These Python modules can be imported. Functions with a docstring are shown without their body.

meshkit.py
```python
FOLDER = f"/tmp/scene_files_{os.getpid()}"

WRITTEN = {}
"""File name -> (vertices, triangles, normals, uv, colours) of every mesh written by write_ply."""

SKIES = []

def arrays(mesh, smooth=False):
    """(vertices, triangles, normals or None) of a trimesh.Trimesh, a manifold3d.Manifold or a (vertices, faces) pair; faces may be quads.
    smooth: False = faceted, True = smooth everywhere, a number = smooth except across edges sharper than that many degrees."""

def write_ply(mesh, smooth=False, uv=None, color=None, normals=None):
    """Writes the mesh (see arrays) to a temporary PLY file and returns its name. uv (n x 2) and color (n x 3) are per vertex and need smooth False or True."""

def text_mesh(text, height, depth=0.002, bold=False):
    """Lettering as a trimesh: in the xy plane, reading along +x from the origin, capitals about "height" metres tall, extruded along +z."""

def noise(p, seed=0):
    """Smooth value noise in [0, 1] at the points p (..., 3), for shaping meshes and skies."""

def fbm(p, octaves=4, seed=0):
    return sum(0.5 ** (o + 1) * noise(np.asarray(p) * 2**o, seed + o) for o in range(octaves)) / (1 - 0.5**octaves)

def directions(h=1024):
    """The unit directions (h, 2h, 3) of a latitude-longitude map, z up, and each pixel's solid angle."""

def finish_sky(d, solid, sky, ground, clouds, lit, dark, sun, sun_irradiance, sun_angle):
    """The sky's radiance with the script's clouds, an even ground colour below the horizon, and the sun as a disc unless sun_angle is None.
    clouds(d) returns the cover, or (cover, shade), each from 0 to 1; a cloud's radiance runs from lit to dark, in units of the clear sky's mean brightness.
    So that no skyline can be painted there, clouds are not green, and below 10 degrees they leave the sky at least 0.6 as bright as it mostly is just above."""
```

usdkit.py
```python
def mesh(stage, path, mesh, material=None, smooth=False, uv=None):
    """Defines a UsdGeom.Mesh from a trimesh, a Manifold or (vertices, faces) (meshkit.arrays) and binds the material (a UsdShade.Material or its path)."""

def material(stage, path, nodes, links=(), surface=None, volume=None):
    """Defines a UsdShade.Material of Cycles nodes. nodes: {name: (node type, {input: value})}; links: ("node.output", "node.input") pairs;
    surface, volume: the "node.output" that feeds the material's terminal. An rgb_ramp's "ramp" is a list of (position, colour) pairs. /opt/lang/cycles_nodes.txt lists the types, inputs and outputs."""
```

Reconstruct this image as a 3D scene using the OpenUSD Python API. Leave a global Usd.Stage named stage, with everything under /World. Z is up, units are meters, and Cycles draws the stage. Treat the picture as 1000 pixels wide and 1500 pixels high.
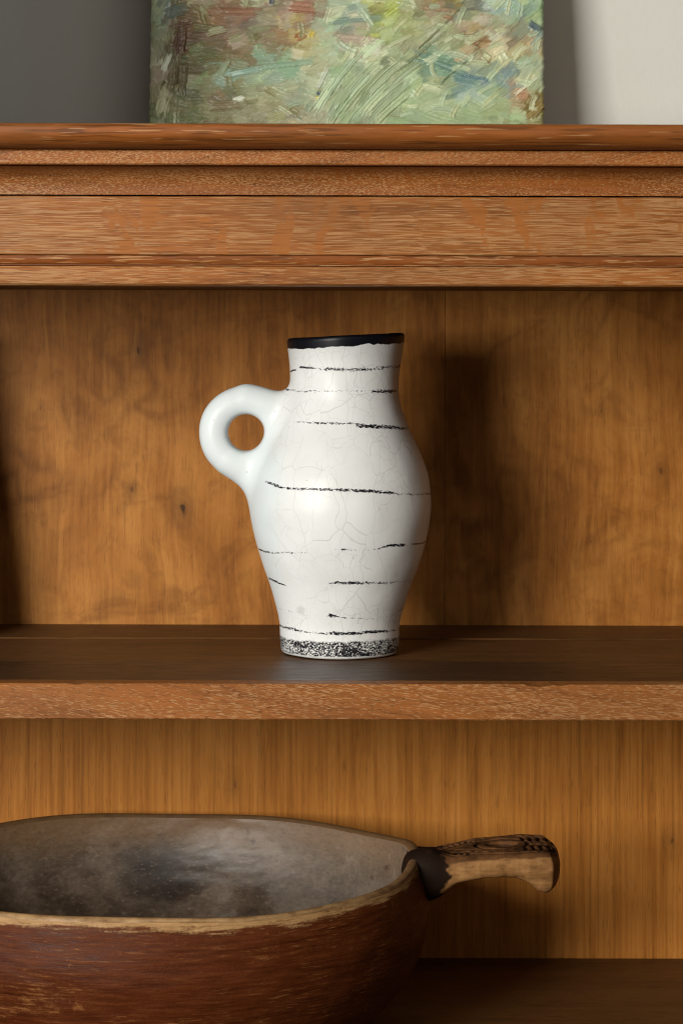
import math, random
import numpy as np
import trimesh
import usdkit, meshkit
from scipy import ndimage
from scipy.spatial import cKDTree
from shapely.geometry import Polygon
from pxr import Usd, UsdGeom, UsdLux, UsdShade, Gf, Sdf

rng = np.random.default_rng(7)
stage = Usd.Stage.CreateInMemory()
UsdGeom.SetStageUpAxis(stage, UsdGeom.Tokens.z)
UsdGeom.SetStageMetersPerUnit(stage, 1.0)
UsdGeom.Xform.Define(stage, '/World')
UsdGeom.Scope.Define(stage, '/World/Looks')

# ------------------------------------------------------------------ camera
EYE, DIST, FPX = 0.279, 2.1, 3500.0          # eye height above the shelf, distance to the jug, focal length per 1000 px
cam = UsdGeom.Camera.Define(stage, '/World/Camera')
cam.CreateHorizontalApertureAttr(24.0)
cam.CreateFocalLengthAttr(24.0 * FPX / 1000)
cam.CreateVerticalApertureOffsetAttr(-24.0 * 0.260)
cam.CreateFStopAttr(16.0)
cam.CreateFocusDistanceAttr(2.03)
cam.CreateExposureAttr(0.0)
cam.CreateClippingRangeAttr(Gf.Vec2f(0.05, 100))
cx_ = UsdGeom.Xformable(cam)
cx_.AddTranslateOp().Set(Gf.Vec3d(0, -DIST, EYE))
cx_.AddRotateXOp().Set(90.0)
cx_.AddRotateZOp().Set(0.15)

# ------------------------------------------------------------------ lamps (window light from the left front, added room fills)
def rect_light(name, pos, target, w, h, intensity, color):
    l = UsdLux.RectLight.Define(stage, '/World/' + name)
    l.CreateWidthAttr(w); l.CreateHeightAttr(h); l.CreateIntensityAttr(intensity); l.CreateColorAttr(Gf.Vec3f(*color))
    p, t = np.array(pos, float), np.array(target, float)
    z = (p - t) / np.linalg.norm(p - t)
    x = np.cross([0, 0, 1], z); x /= np.linalg.norm(x)
    y = np.cross(z, x)
    m = Gf.Matrix4d(*[float(q) for q in (*x, 0, *y, 0, *z, 0, *p, 1)])
    UsdGeom.Xformable(l).AddTransformOp().Set(m)
    return l

def polar(az, el, d, at=(0, 0, 0.12)):
    a, e = math.radians(az), math.radians(el)
    return (at[0] - math.sin(a) * math.cos(e) * d, at[1] - math.cos(a) * math.cos(e) * d, at[2] + math.sin(e) * d)

AIM = (0, 0, 0.12)
rect_light('window_light', polar(31, 10.5, 3.0), AIM, 1.0, 1.1, 31.0, (1.0, 0.96, 0.885))
rect_light('side_window_light', polar(56, 9.0, 2.6), AIM, 0.8, 1.1, 2.2, (0.60, 0.82, 1.0))
rect_light('ceiling_bounce_fill', (0.7, -2.4, 2.4), (0, 0, 0.3), 3.0, 2.2, 0.68, (1.0, 0.91, 0.77))  # added fill standing in for light bounced off the ceiling

rect_light('front_fill', polar(-20, 14.0, 3.2), AIM, 2.0, 1.6, 0.36, (1.0, 0.93, 0.82))  # added soft fill from the front, lifts the jug's right side

# ------------------------------------------------------------------ helpers
def P(px, py, y):
    d = DIST + y
    return (px - 500) * d / FPX, EYE - (py - 490) * d / FPX
def lin(c):
    c = np.asarray(c, float) / 255.0
    return np.where(c <= 0.04045, c / 12.92, ((c + 0.055) / 1.055) ** 2.4)

used = {}
def path_for(name, parent):
    base = (str(parent.GetPath()) if parent is not None else '/World') + '/' + name
    n = used.get(base, 0); used[base] = n + 1
    return base if n == 0 else f'{base}_{n:03d}'
def tag(prim, label=None, category=None, kind=None, group=None):
    for k, v in (('label', label), ('category', category), ('kind', kind), ('group', group)):
        if v: prim.SetCustomDataByKey(k, v)
    return prim
origin = {}
def thing(name, label, category, loc=(0, 0, 0)):
    x = UsdGeom.Xform.Define(stage, path_for(name, None))
    x.AddTranslateOp().Set(Gf.Vec3d(*loc))
    origin[str(x.GetPrim().GetPath())] = np.array(loc, float)
    return tag(x.GetPrim(), label, category)
def obj(name, mesh, mat, parent=None, smooth=30, normals=None, colors=None, label=None):
    """mesh in world coordinates; stored relative to the thing it belongs to"""
    off = np.zeros(3)
    if parent is not None:
        off = origin['/'.join(str(parent.GetPath()).split('/')[:3])]
    if isinstance(mesh, trimesh.Trimesh):
        mesh = mesh.copy(); mesh.apply_translation(-off)
    else:
        mesh = (np.asarray(mesh[0]) - off, mesh[1])
    p = path_for(name, parent)
    m = usdkit.mesh(stage, p, mesh, mat, smooth=False if normals is not None else smooth)
    if normals is not None:
        from pxr import Vt
        m.CreateNormalsAttr(Vt.Vec3fArray.FromNumpy(np.asarray(normals, np.float32)))
        m.SetNormalsInterpolation('vertex')
    if colors is not None:
        from pxr import Vt
        for k, c in colors.items():
            c = np.asarray(c, np.float32)
            if c.ndim == 1: c = np.repeat(c[:, None], 3, 1)
            UsdGeom.PrimvarsAPI(m).CreatePrimvar(k, Sdf.ValueTypeNames.Color3fArray, 'vertex').Set(Vt.Vec3fArray.FromNumpy(np.ascontiguousarray(c)))
    pr = m.GetPrim()
    if label: tag(pr, label)
    return pr

def rbox(x0, x1, y0, y1, z0, z1, r=0.0012):
    """box with chamfered edges"""
    v = []
    for sx, xx in ((-1, x0), (1, x1)):
        for sy, yy in ((-1, y0), (1, y1)):
            for sz, zz in ((-1, z0), (1, z1)):
                for k in range(3):
                    q = [xx - sx * r, yy - sy * r, zz - sz * r]
                    q[k] = (xx, yy, zz)[k]
                    v.append(q)
    m = trimesh.convex.convex_hull(np.array(v))
    return m

def extrude_profile(pts, x0, x1, amp=0.00028, seed=1):
    """closed (y,z) profile swept along x; its edges waver a little, as hand-finished mouldings do"""
    pts = np.array(Polygon(pts).exterior.coords)[:-1]
    if Polygon(pts).exterior.is_ccw is False: pts = pts[::-1]
    xs = np.unique(np.concatenate([[x0, x1], np.linspace(max(x0, -0.36), min(x1, 0.36), 260)]))
    n, m = len(xs), len(pts)
    v = np.zeros((n, m, 3)); v[..., 0] = xs[:, None]; v[..., 1:] = pts
    q = np.stack([v[..., 0] * 45, v[..., 1] * 150 + seed * 3.1, v[..., 2] * 150], -1)
    v[..., 1] += (meshkit.fbm(q, 3, seed) - 0.5) * 2 * amp
    v[..., 2] += (meshkit.fbm(q, 3, seed + 20) - 0.5) * 1.4 * amp
    i, j = np.meshgrid(np.arange(n - 1), np.arange(m), indexing='ij')
    a, b, c, d = i * m + j, i * m + (j + 1) % m, (i + 1) * m + (j + 1) % m, (i + 1) * m + j
    f = np.stack([a, d, c, a, c, b], -1).reshape(-1, 3)
    _, cap_ = trimesh.creation.triangulate_polygon(Polygon(pts), engine='earcut')
    vc, _ = trimesh.creation.triangulate_polygon(Polygon(pts), engine='earcut')
    k = cKDTree(pts).query(vc)[1]
    cap_ = k[cap_]
    f = np.vstack([f, cap_[:, ::-1], cap_ + (n - 1) * m])
    t = trimesh.Trimesh(v.reshape(-1, 3), f, process=False)
    t.fix_normals()
    return t

def surface_nets(f, lo, hi, h):
    """triangles of the zero level of f(x,y,z) (arrays), smooth normals from its gradient"""
    ax = [np.arange(lo[k], hi[k] + h, h) for k in range(3)]
    G = np.meshgrid(*ax, indexing='ij')
    S = f(*G)
    ins = S < 0
    n = np.array(S.shape)
    c = np.zeros(n - 1, int)
    for d in np.ndindex(2, 2, 2):
        c += ins[d[0]:n[0] - 1 + d[0], d[1]:n[1] - 1 + d[1], d[2]:n[2] - 1 + d[2]]
    act = (c > 0) & (c < 8)
    idx = -np.ones(act.shape, int)
    idx[act] = np.arange(act.sum())
    ijk = np.argwhere(act)
    acc = np.zeros((len(ijk), 3)); cnt = np.zeros(len(ijk))
    corners = list(np.ndindex(2, 2, 2))
    for a in corners:
        for k in range(3):
            if a[k] == 0:
                b = list(a); b[k] = 1
                sa = S[ijk[:, 0] + a[0], ijk[:, 1] + a[1], ijk[:, 2] + a[2]]
                sb = S[ijk[:, 0] + b[0], ijk[:, 1] + b[1], ijk[:, 2] + b[2]]
                x = (sa < 0) != (sb < 0)
                t = np.where(x, sa / np.where(x, sa - sb, 1), 0)
                q = np.tile(np.array(a, float), (len(ijk), 1)); q[:, k] += t
                acc[x] += q[x]; cnt[x] += 1
    V = np.array(lo) + (ijk + acc / cnt[:, None]) * h
    faces = []
    for k in range(3):
        s0 = [slice(None)] * 3; s1 = [slice(None)] * 3
        s0[k] = slice(0, -1); s1[k] = slice(1, None)
        x = ins[tuple(s0)] != ins[tuple(s1)]
        u, w = (k + 1) % 3, (k + 2) % 3
        x[tuple([0 if q == u else slice(None) for q in range(3)])] = False
        x[tuple([0 if q == w else slice(None) for q in range(3)])] = False
        for q in (u, w):
            last = [slice(None)] * 3; last[q] = -1; x[tuple(last)] = False
        e = np.argwhere(x)
        fl = ins[tuple(s0)][x]
        eu = np.zeros(3, int); eu[u] = 1; ew = np.zeros(3, int); ew[w] = 1
        i0 = idx[tuple((e - eu - ew).T)]; i1 = idx[tuple((e - ew).T)]; i2 = idx[tuple(e.T)]; i3 = idx[tuple((e - eu).T)]
        qd = np.stack([i0, i1, i2, i3], 1)
        qd[~fl] = qd[~fl][:, ::-1]
        faces += [qd[:, [0, 1, 2]], qd[:, [0, 2, 3]]]
    F = np.vstack(faces)
    def grad(p):
        e = h * 0.5
        g = np.stack([f(p[:, 0] + e, p[:, 1], p[:, 2]) - f(p[:, 0] - e, p[:, 1], p[:, 2]),
                      f(p[:, 0], p[:, 1] + e, p[:, 2]) - f(p[:, 0], p[:, 1] - e, p[:, 2]),
                      f(p[:, 0], p[:, 1], p[:, 2] + e) - f(p[:, 0], p[:, 1], p[:, 2] - e)], 1) / (2 * e)
        return g
    for _ in range(2):
        g = grad(V)
        step = f(V[:, 0], V[:, 1], V[:, 2])[:, None] * g / np.maximum((g ** 2).sum(1, keepdims=True), 0.2)
        V = V - np.clip(step, -0.4 * h, 0.4 * h)
    N = grad(V); N /= np.maximum(np.linalg.norm(N, axis=1, keepdims=True), 1e-9)
    return V, F, N
def submesh(V, F, N, sel, extra=None):
    f = F[sel]; u, inv = np.unique(f, return_inverse=True)
    return (V[u], inv.reshape(-1, 3)), N[u], u
def smin(a, b, k):
    h = np.clip(0.5 + 0.5 * (b - a) / k, 0, 1)
    return b * (1 - h) + a * h - k * h * (1 - h)
def smax(a, b, k): return -smin(-a, -b, k)

# ------------------------------------------------------------------ material graph builder
class G:
    def __init__(s): s.n, s.l, s.i = {}, [], 0
    def add(s, kind, out, **kw):
        s.i += 1; name = f'n{s.i}'
        vals = {}
        for k, v in kw.items():
            if isinstance(v, str) and '.' in v and v.split('.')[0] in s.n: s.l.append((v, f'{name}.{k}'))
            else: vals[k] = v
        s.n[name] = (kind, vals)
        return f'{name}.{out}'
    def math(s, op, a, b=0.0, c=0.0, clamp=False): return s.add('math', 'value', math_type=op, value1=a, value2=b, value3=c, use_clamp=clamp)
    def mixc(s, fac, a, b, t='mix'): return s.add('mix', 'color', mix_type=t, fac=fac, color1=a, color2=b)
    def ramp(s, fac, stops): return s.add('rgb_ramp', 'color', fac=fac, ramp=stops)
    def step(s, v, a, b, lo=0.0, hi=1.0): return s.add('map_range', 'result', range_type='smoothstep', value=v, from_min=a, from_max=b, to_min=lo, to_max=hi, clamp=True)
    def pos(s): return s.add('geometry', 'position')
    def mapping(s, v, loc=(0, 0, 0), rot=(0, 0, 0), scale=(1, 1, 1)): return s.add('mapping', 'vector', mapping_type='point', vector=v, location=loc, rotation=rot, scale=scale)
    def noise(s, v, scale=1.0, detail=2.0, rough=0.5, dist=0.0, out='fac'): return s.add('noise_texture', out, vector=v, scale=scale, detail=detail, roughness=rough, distortion=dist)
    def attr(s, name, out='fac'): return s.add('attribute', out, attribute=name)
    def bump(s, h, dist, strength=1.0): return s.add('bump', 'normal', height=h, distance=dist, strength=strength)
    def done(s, name, **kw):
        surf = s.add('principled_bsdf', 'BSDF', **kw)
        return usdkit.material(stage, '/World/Looks/' + name, s.n, s.l, surface=surf)
lc = lambda r, g, b: tuple(lin((r, g, b)))

def oak(name, seed=0.0, dark=(0.075, 0.020, 0.004), mid=(0.22, 0.066, 0.012), pale=(0.40, 0.215, 0.088), streaks=0.60, flen=45, fthick=700, amount=0.5, slant=0.0,
        rays=0.0, ray_slant=0.0, rough=0.5, patch=3.0, along='x', tint=(0.31, 0.105, 0.018), spec=0.2, coarse=1.0):
    g = G(); p = g.pos()
    p = g.mapping(p, loc=(seed * 1.37, seed * 0.71, seed * 2.13), rot=(0, slant, 0) if along == 'x' else (0, 0, 0))
    warp = g.noise(p, scale=9.0, detail=2.0, out='color')
    wp = g.add('vector_math', 'vector', math_type='multiply_add', vector1=warp, vector2=(0.03, 0.004, 0.006), vector3=p)
    s1 = (4.0, 60.0, 60.0) if along == 'x' else (60.0, 4.0, 60.0)
    base = g.noise(g.mapping(wp, scale=s1), scale=coarse, detail=5.0, rough=0.6)
    fine = g.noise(g.mapping(wp, scale=tuple(q * 7 for q in s1)), scale=1.0, detail=3.0, rough=0.6)
    t = g.math('multiply_add', fine, 0.45, g.math('multiply', base, 0.75))
    col = g.ramp(t, [(0.32, dark), (0.56, mid), (0.78, tuple(min(1, c * 1.35) for c in mid))])
    s2 = (flen, fthick, fthick) if along == 'x' else (fthick, flen, fthick)
    fl = g.noise(g.mapping(wp, scale=s2), scale=1.0, detail=1.5, rough=0.5)
    dens = g.noise(g.mapping(p, scale=(patch, patch * 3, patch * 6)), scale=1.0, detail=3.0)
    th = g.math('multiply_add', dens, -0.42, 0.86 - 0.26 * amount)
    fm = g.step(g.math('subtract', fl, th), 0.0, 0.05)
    if rays:
        rv = g.mapping(p, rot=(0, ray_slant, 0), scale=(60, 20, 30))
        rn = g.noise(rv, scale=1.0, detail=2.5, rough=0.55, dist=0.4)
        where = g.noise(g.mapping(p, scale=(7, 7, 9)), scale=1.0, detail=1.0)
        rm = g.step(g.math('multiply_add', where, 0.5, rn), 0.91 - 0.2 * rays, 1.02 - 0.2 * rays)
        col = g.mixc(g.math('multiply', rm, 0.42), col, g.mixc(fine, tint, tuple(c * 1.35 for c in tint)))
        fm = g.math('multiply', fm, g.math('subtract', 1.0, rm))
    dk = g.noise(g.mapping(wp, loc=(3.3, 1.7, 5.1), scale=tuple(q * 0.8 for q in s2)), scale=1.0, detail=1.0)
    col = g.mixc(g.step(dk, streaks, streaks + 0.14, 0.0, 0.55), col, tuple(c * 0.35 for c in dark))
    col = g.mixc(g.math('multiply', fm, 0.75), col, pale)
    blot = g.noise(g.mapping(p, scale=(6, 6, 10)), scale=1.0, detail=3.0)
    col = g.mixc(g.step(blot, 0.35, 0.7, 0.0, 0.30), col, (0.16, 0.07, 0.025))
    h = g.math('subtract', g.math('multiply', fine, 0.4), g.math('multiply', g.step(dk, 0.58, 0.74), 0.8))
    nb = g.bump(h, 0.0004, 0.4)
    return g.done(name, base_color=col, roughness=g.step(fine, 0.3, 0.7, rough - 0.08, rough + 0.1), specular_ior_level=spec, normal=nb)

M = {}
M['cap'] = oak('oak_cap', 1.1, mid=(0.22, 0.066, 0.012), dark=(0.095, 0.028, 0.006), flen=26, fthick=620, amount=-0.15, rough=0.48, coarse=1.6, streaks=0.53)
M['fillet'] = oak('oak_fillet', 2.3, mid=(0.26, 0.082, 0.016), flen=380, fthick=1500, amount=0.5, slant=0.25)
M['cove'] = oak('oak_cove', 3.7, mid=(0.22, 0.068, 0.013), flen=420, fthick=1500, amount=0.4, patch=8.0)
M['frieze'] = oak('oak_frieze', 4.9, mid=(0.22, 0.073, 0.0145), flen=34, fthick=1700, amount=0.62, rays=0.62, ray_slant=0.25)
M['bead'] = oak('oak_bead', 5.2, mid=(0.19, 0.055, 0.011), flen=45, fthick=600, amount=0.2)
M['lower'] = oak('oak_lower_moulding', 6.4, mid=(0.24, 0.080, 0.0165), flen=50, fthick=1500, amount=0.5)
M['lip'] = oak('oak_shelf_edge', 7.8, mid=(0.24, 0.080, 0.0165), pale=(0.42, 0.225, 0.095), flen=170, fthick=1500, amount=0.35, slant=-0.12, patch=5.0)
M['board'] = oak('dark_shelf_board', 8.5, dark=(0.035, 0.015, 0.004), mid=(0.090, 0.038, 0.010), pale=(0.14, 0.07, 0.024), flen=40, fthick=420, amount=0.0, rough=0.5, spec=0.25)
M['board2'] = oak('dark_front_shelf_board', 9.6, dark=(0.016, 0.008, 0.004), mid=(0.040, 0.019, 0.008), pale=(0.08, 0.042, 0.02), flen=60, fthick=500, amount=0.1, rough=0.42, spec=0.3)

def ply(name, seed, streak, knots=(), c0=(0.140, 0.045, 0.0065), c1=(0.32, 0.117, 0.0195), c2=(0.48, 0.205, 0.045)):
    g = G(); p0 = g.pos()
    p = g.mapping(p0, loc=(seed, 0, seed * 0.6))
    warp = g.noise(p, scale=5.0, detail=3.0, out='color')
    wp = g.add('vector_math', 'vector', math_type='multiply_add', vector1=warp, vector2=(0.035 * (1 - streak), 0, 0.10), vector3=p)
    big = g.noise(g.mapping(wp, scale=(10, 1, 6)), scale=1.0, detail=5.0, rough=0.62, dist=0.6 * (1 - streak))
    fig = g.noise(g.mapping(wp, scale=(46, 1, 5)), scale=1.0, detail=3.0, rough=0.6, dist=0.35)
    st = g.noise(g.mapping(wp, scale=(230, 1, 7)), scale=1.0, detail=3.0, rough=0.6)
    t = g.math('multiply_add', big, 0.62 - 0.40 * streak, g.math('multiply_add', fig, 0.22 + 0.01 * streak, g.math('multiply', st, 0.15 + 0.34 * streak)))
    kn = 0.0
    mid = 0.45 + 0.04 * streak
    col = g.ramp(t, [(mid - 0.15, c0), (mid, c1), (mid + 0.15, c2)])
    mot = g.noise(g.mapping(wp, scale=(60, 1, 48)), scale=1.0, detail=6.0, rough=0.72, dist=0.8)
    col = g.mixc(g.step(mot, 0.45, 0.72, 0.0, 0.30 * (1 - 0.6 * streak)), col, tuple(c * 0.75 for c in c0))
    if streak < 0.5:
        sw = g.noise(g.mapping(p, loc=(2.2, 0, 1.4), scale=(7.5, 1, 5.0)), scale=1.0, detail=2.5, rough=0.5, dist=0.5)
        arcs = g.math('multiply_add', g.math('sine', g.math('multiply', sw, 75.0)), 0.5, 0.5)
        arcm = g.step(g.noise(g.mapping(p, loc=(0.5, 0, 4.4), scale=(8, 1, 8)), scale=1.0, detail=1.0), 0.42, 0.62)
        col = g.mixc(g.math('multiply', g.math('multiply', g.math('power', arcs, 2.0), arcm), 0.42), col, tuple(c * 0.9 for c in c0))
        cl = g.noise(g.mapping(p, loc=(7, 0, 1), scale=(13, 1, 17)), scale=1.0, detail=4.0, rough=0.6, dist=0.9)
        col = g.mixc(g.step(cl, 0.50, 0.68, 0.0, 0.5), col, tuple(c * 1.15 for c in c0))
        pl = g.noise(g.mapping(wp, loc=(5, 0, 3), scale=(120, 1, 9)), scale=1.0, detail=4.0, rough=0.65, dist=0.6)
        col = g.mixc(g.step(pl, 0.52, 0.72, 0.0, 0.4), col, c2)
    if streak > 0.5:
        dk = g.noise(g.mapping(wp, loc=(0.37, 0, 0.2), scale=(260, 1, 4.0)), scale=1.0, detail=3.0)
        col = g.mixc(g.step(dk, 0.54, 0.74, 0.0, 0.42), col, (0.20, 0.08, 0.016))
    pores = g.noise(g.mapping(p, scale=(750, 1, 60)), scale=1.0, detail=1.5)
    col = g.mixc(g.step(pores, 0.58, 0.74, 0.0, 0.30), col, (0.07, 0.03, 0.01))
    for (x, z, r, amt) in knots:
        d = g.add('vector_math', 'value', math_type='distance', vector1=g.mapping(g.add('vector_math', 'vector', math_type='multiply_add', vector1=g.noise(p, scale=60.0, out='color'), vector2=(0.012, 0, 0.02), vector3=p0), loc=(-x - 0.006, 0, -z * 0.55 - 0.0055), scale=(1.0, 0.0, 0.55)), vector2=(0, 0, 0))
        halo = g.step(d, r * 0.8, r * 7, 0.38 * amt, 0.0)
        ring = g.math('multiply', halo, g.add('wave_texture', 'fac', wave_type='bands', vector=g.add('combine_xyz', 'vector', x=g.math('multiply', d, 40.0), y=0.0, z=0.0), scale=1.2, distortion=1.5, detail=2.0))
        col = g.mixc(halo, col, (0.13, 0.055, 0.015))
        col = g.mixc(g.math('multiply', ring, 0.5), col, (0.09, 0.035, 0.01))
        col = g.mixc(g.step(d, r * 0.5, r * 1.2, 0.85 * amt, 0.0), col, (0.03, 0.012, 0.005))
    nb = g.bump(st, 0.0003, 0.4)
    return g.done(name, base_color=col, roughness=0.5, specular_ior_level=0.15, normal=nb)
YB = 0.198
kx = lambda px, py: P(px, py, YB)
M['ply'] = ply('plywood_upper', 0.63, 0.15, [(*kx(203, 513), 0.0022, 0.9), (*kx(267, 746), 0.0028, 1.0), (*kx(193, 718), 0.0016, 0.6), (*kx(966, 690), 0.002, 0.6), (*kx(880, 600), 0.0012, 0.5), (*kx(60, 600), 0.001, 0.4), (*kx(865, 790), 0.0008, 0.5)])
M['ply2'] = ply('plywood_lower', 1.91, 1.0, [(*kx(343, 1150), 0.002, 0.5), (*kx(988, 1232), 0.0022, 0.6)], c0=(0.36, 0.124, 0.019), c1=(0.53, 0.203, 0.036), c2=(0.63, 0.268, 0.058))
g = G(); p = g.pos()
M['wall'] = g.done('wall_plaster', base_color=g.ramp(g.noise(p, scale=6.0, detail=4.0), [(0.3, (0.62, 0.622, 0.575)), (0.7, (0.66, 0.662, 0.615))]), roughness=0.8, specular_ior_level=0.2,
                      normal=g.bump(g.noise(p, scale=160.0, detail=4.0), 0.0008, 0.4))

# ------------------------------------------------------------------ the wall
XL, XR = -1.6, 1.6
obj('wall', trimesh.creation.box(bounds=[[XL, 0.235, -1.2], [XR, 0.335, 1.9]]), M['wall'], smooth=False)
tag(stage.GetPrimAtPath('/World/wall'), 'pale plaster wall behind the dresser and the painting', None, 'structure')

# ------------------------------------------------------------------ the dresser
YF = -0.1965
CX0, CX1 = -0.64, 0.72                      # outer faces of its sides
dresser = thing('oak_dresser', 'brown limed oak dresser with moulded cornice and open shelves', 'dresser', (0, 0, -0.36))
def zz(py, y): return EYE - (py - 490) * (DIST + y) / FPX
# cornice, top to bottom
yc = -0.262
ZT = zz(180, yc)
def arc(y0, z0, r_y, r_z, a0, a1, n=10):
    return [(y0 + r_y * math.cos(a), z0 + r_z * math.sin(a)) for a in np.linspace(math.radians(a0), math.radians(a1), n)]
capb = zz(218, -0.242)
hcap = ZT - capb
cap = [(YF + 0.03, capb), (-0.2425, capb)] + arc(-0.2425, ZT - hcap * 0.36, -0.0195, hcap * 0.64, -90, 0, 10)[0:] + arc(-0.2425 - 0.0155, ZT - 0.004, -0.004, 0.004, 5, 90, 6) + [(YF + 0.03, ZT)]
obj('cornice_cap', extrude_profile(cap, CX0 - 0.06, CX1 + 0.06), M['cap'], dresser)
y1 = -0.2385
ft, fb = capb - 0.0006, zz(241, y1)
obj('cornice_fillet', extrude_profile([(YF + 0.03, fb), (y1 + 0.001, fb), (y1, fb + 0.001), (y1, ft - 0.0012), (y1 + 0.001, ft), (YF + 0.03, ft)], CX0 - 0.045, CX1 + 0.045), M['fillet'], dresser)
y2b = -0.2065
ct, cb = fb - 0.0006, zz(285.5, y2b)
hc = ct - cb
cove = [(YF + 0.03, cb), (y2b, cb), (y2b, cb + 0.0035)] + [(y2b - 0.019 * (1 - math.cos(a)), cb + 0.0035 + (hc - 0.0035) * math.sin(a)) for a in np.linspace(0.0, math.pi / 2, 14)][1:] + [(YF + 0.03, ct)]
obj('cornice_cove', extrude_profile(cove, CX0 - 0.03, CX1 + 0.03), M['cove'], dresser)
y3 = -0.2025
t3, b3 = zz(287.5, y3), zz(373.5, y3)
obj('frieze_board', extrude_profile([(y3 + 0.022, b3), (y3 + 0.0007, b3), (y3, b3 + 0.0007), (y3, t3 - 0.0007), (y3 + 0.0007, t3), (y3 + 0.022, t3)], CX0, CX1, seed=4), M['frieze'], dresser)
t4, b4 = b3 - 0.0005, zz(389.5, -0.209)
y4 = -0.2045
bead = [(YF + 0.02, b4), (-0.2115, b4), (-0.2115, b4 + 0.0007)] + [(-0.2115 + 0.0085 * math.sin(a), b4 + 0.0007 + (t4 - b4 - 0.0017) * (1 - math.cos(a))) for a in np.linspace(0.15, math.pi / 2, 8)] + [(-0.2035, t4), (YF + 0.02, t4)]
obj('bead_moulding', extrude_profile(bead, CX0, CX1), M['bead'], dresser)
t5, b5 = b4 - 0.0006, zz(418.5, -0.2145)
obj('lower_moulding', extrude_profile([(YF + 0.02, b5), (-0.2125, b5), (-0.2145, b5 + 0.0015), (-0.2150, b5 + 0.005), (-0.2150, t5 - 0.0025), (-0.2135, t5), (YF + 0.02, t5)], CX0, CX1), M['lower'], dresser)
# carcase
obj('top_board', rbox(CX0, CX1, YF + 0.03, 0.222, ZT - 0.022, ZT - 0.001), M['cap'], dresser)
obj('soffit_board', rbox(CX0 + 0.02, CX1 - 0.02, y3 + 0.024, YB - 0.002, b5 + 0.004, b5 + 0.02), M['board'], dresser)
for sx in (CX0, CX1 - 0.02):
    obj('side_panel', rbox(sx, sx + 0.02, y3 + 0.023, 0.22, -0.34, ZT - 0.023), M['ply'], dresser)
TH = 0.0283
xj = P(652, 0, YB)[0]
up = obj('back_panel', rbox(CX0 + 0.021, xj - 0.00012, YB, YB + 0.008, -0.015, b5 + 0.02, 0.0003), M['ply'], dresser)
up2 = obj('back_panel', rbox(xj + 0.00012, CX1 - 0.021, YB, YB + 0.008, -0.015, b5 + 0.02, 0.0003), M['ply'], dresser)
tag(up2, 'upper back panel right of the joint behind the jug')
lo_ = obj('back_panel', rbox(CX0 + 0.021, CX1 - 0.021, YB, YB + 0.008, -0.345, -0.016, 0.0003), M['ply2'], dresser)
tag(up, 'upper back panel of swirling plywood'); tag(lo_, 'lower back panel with straight vertical streaks')
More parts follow.
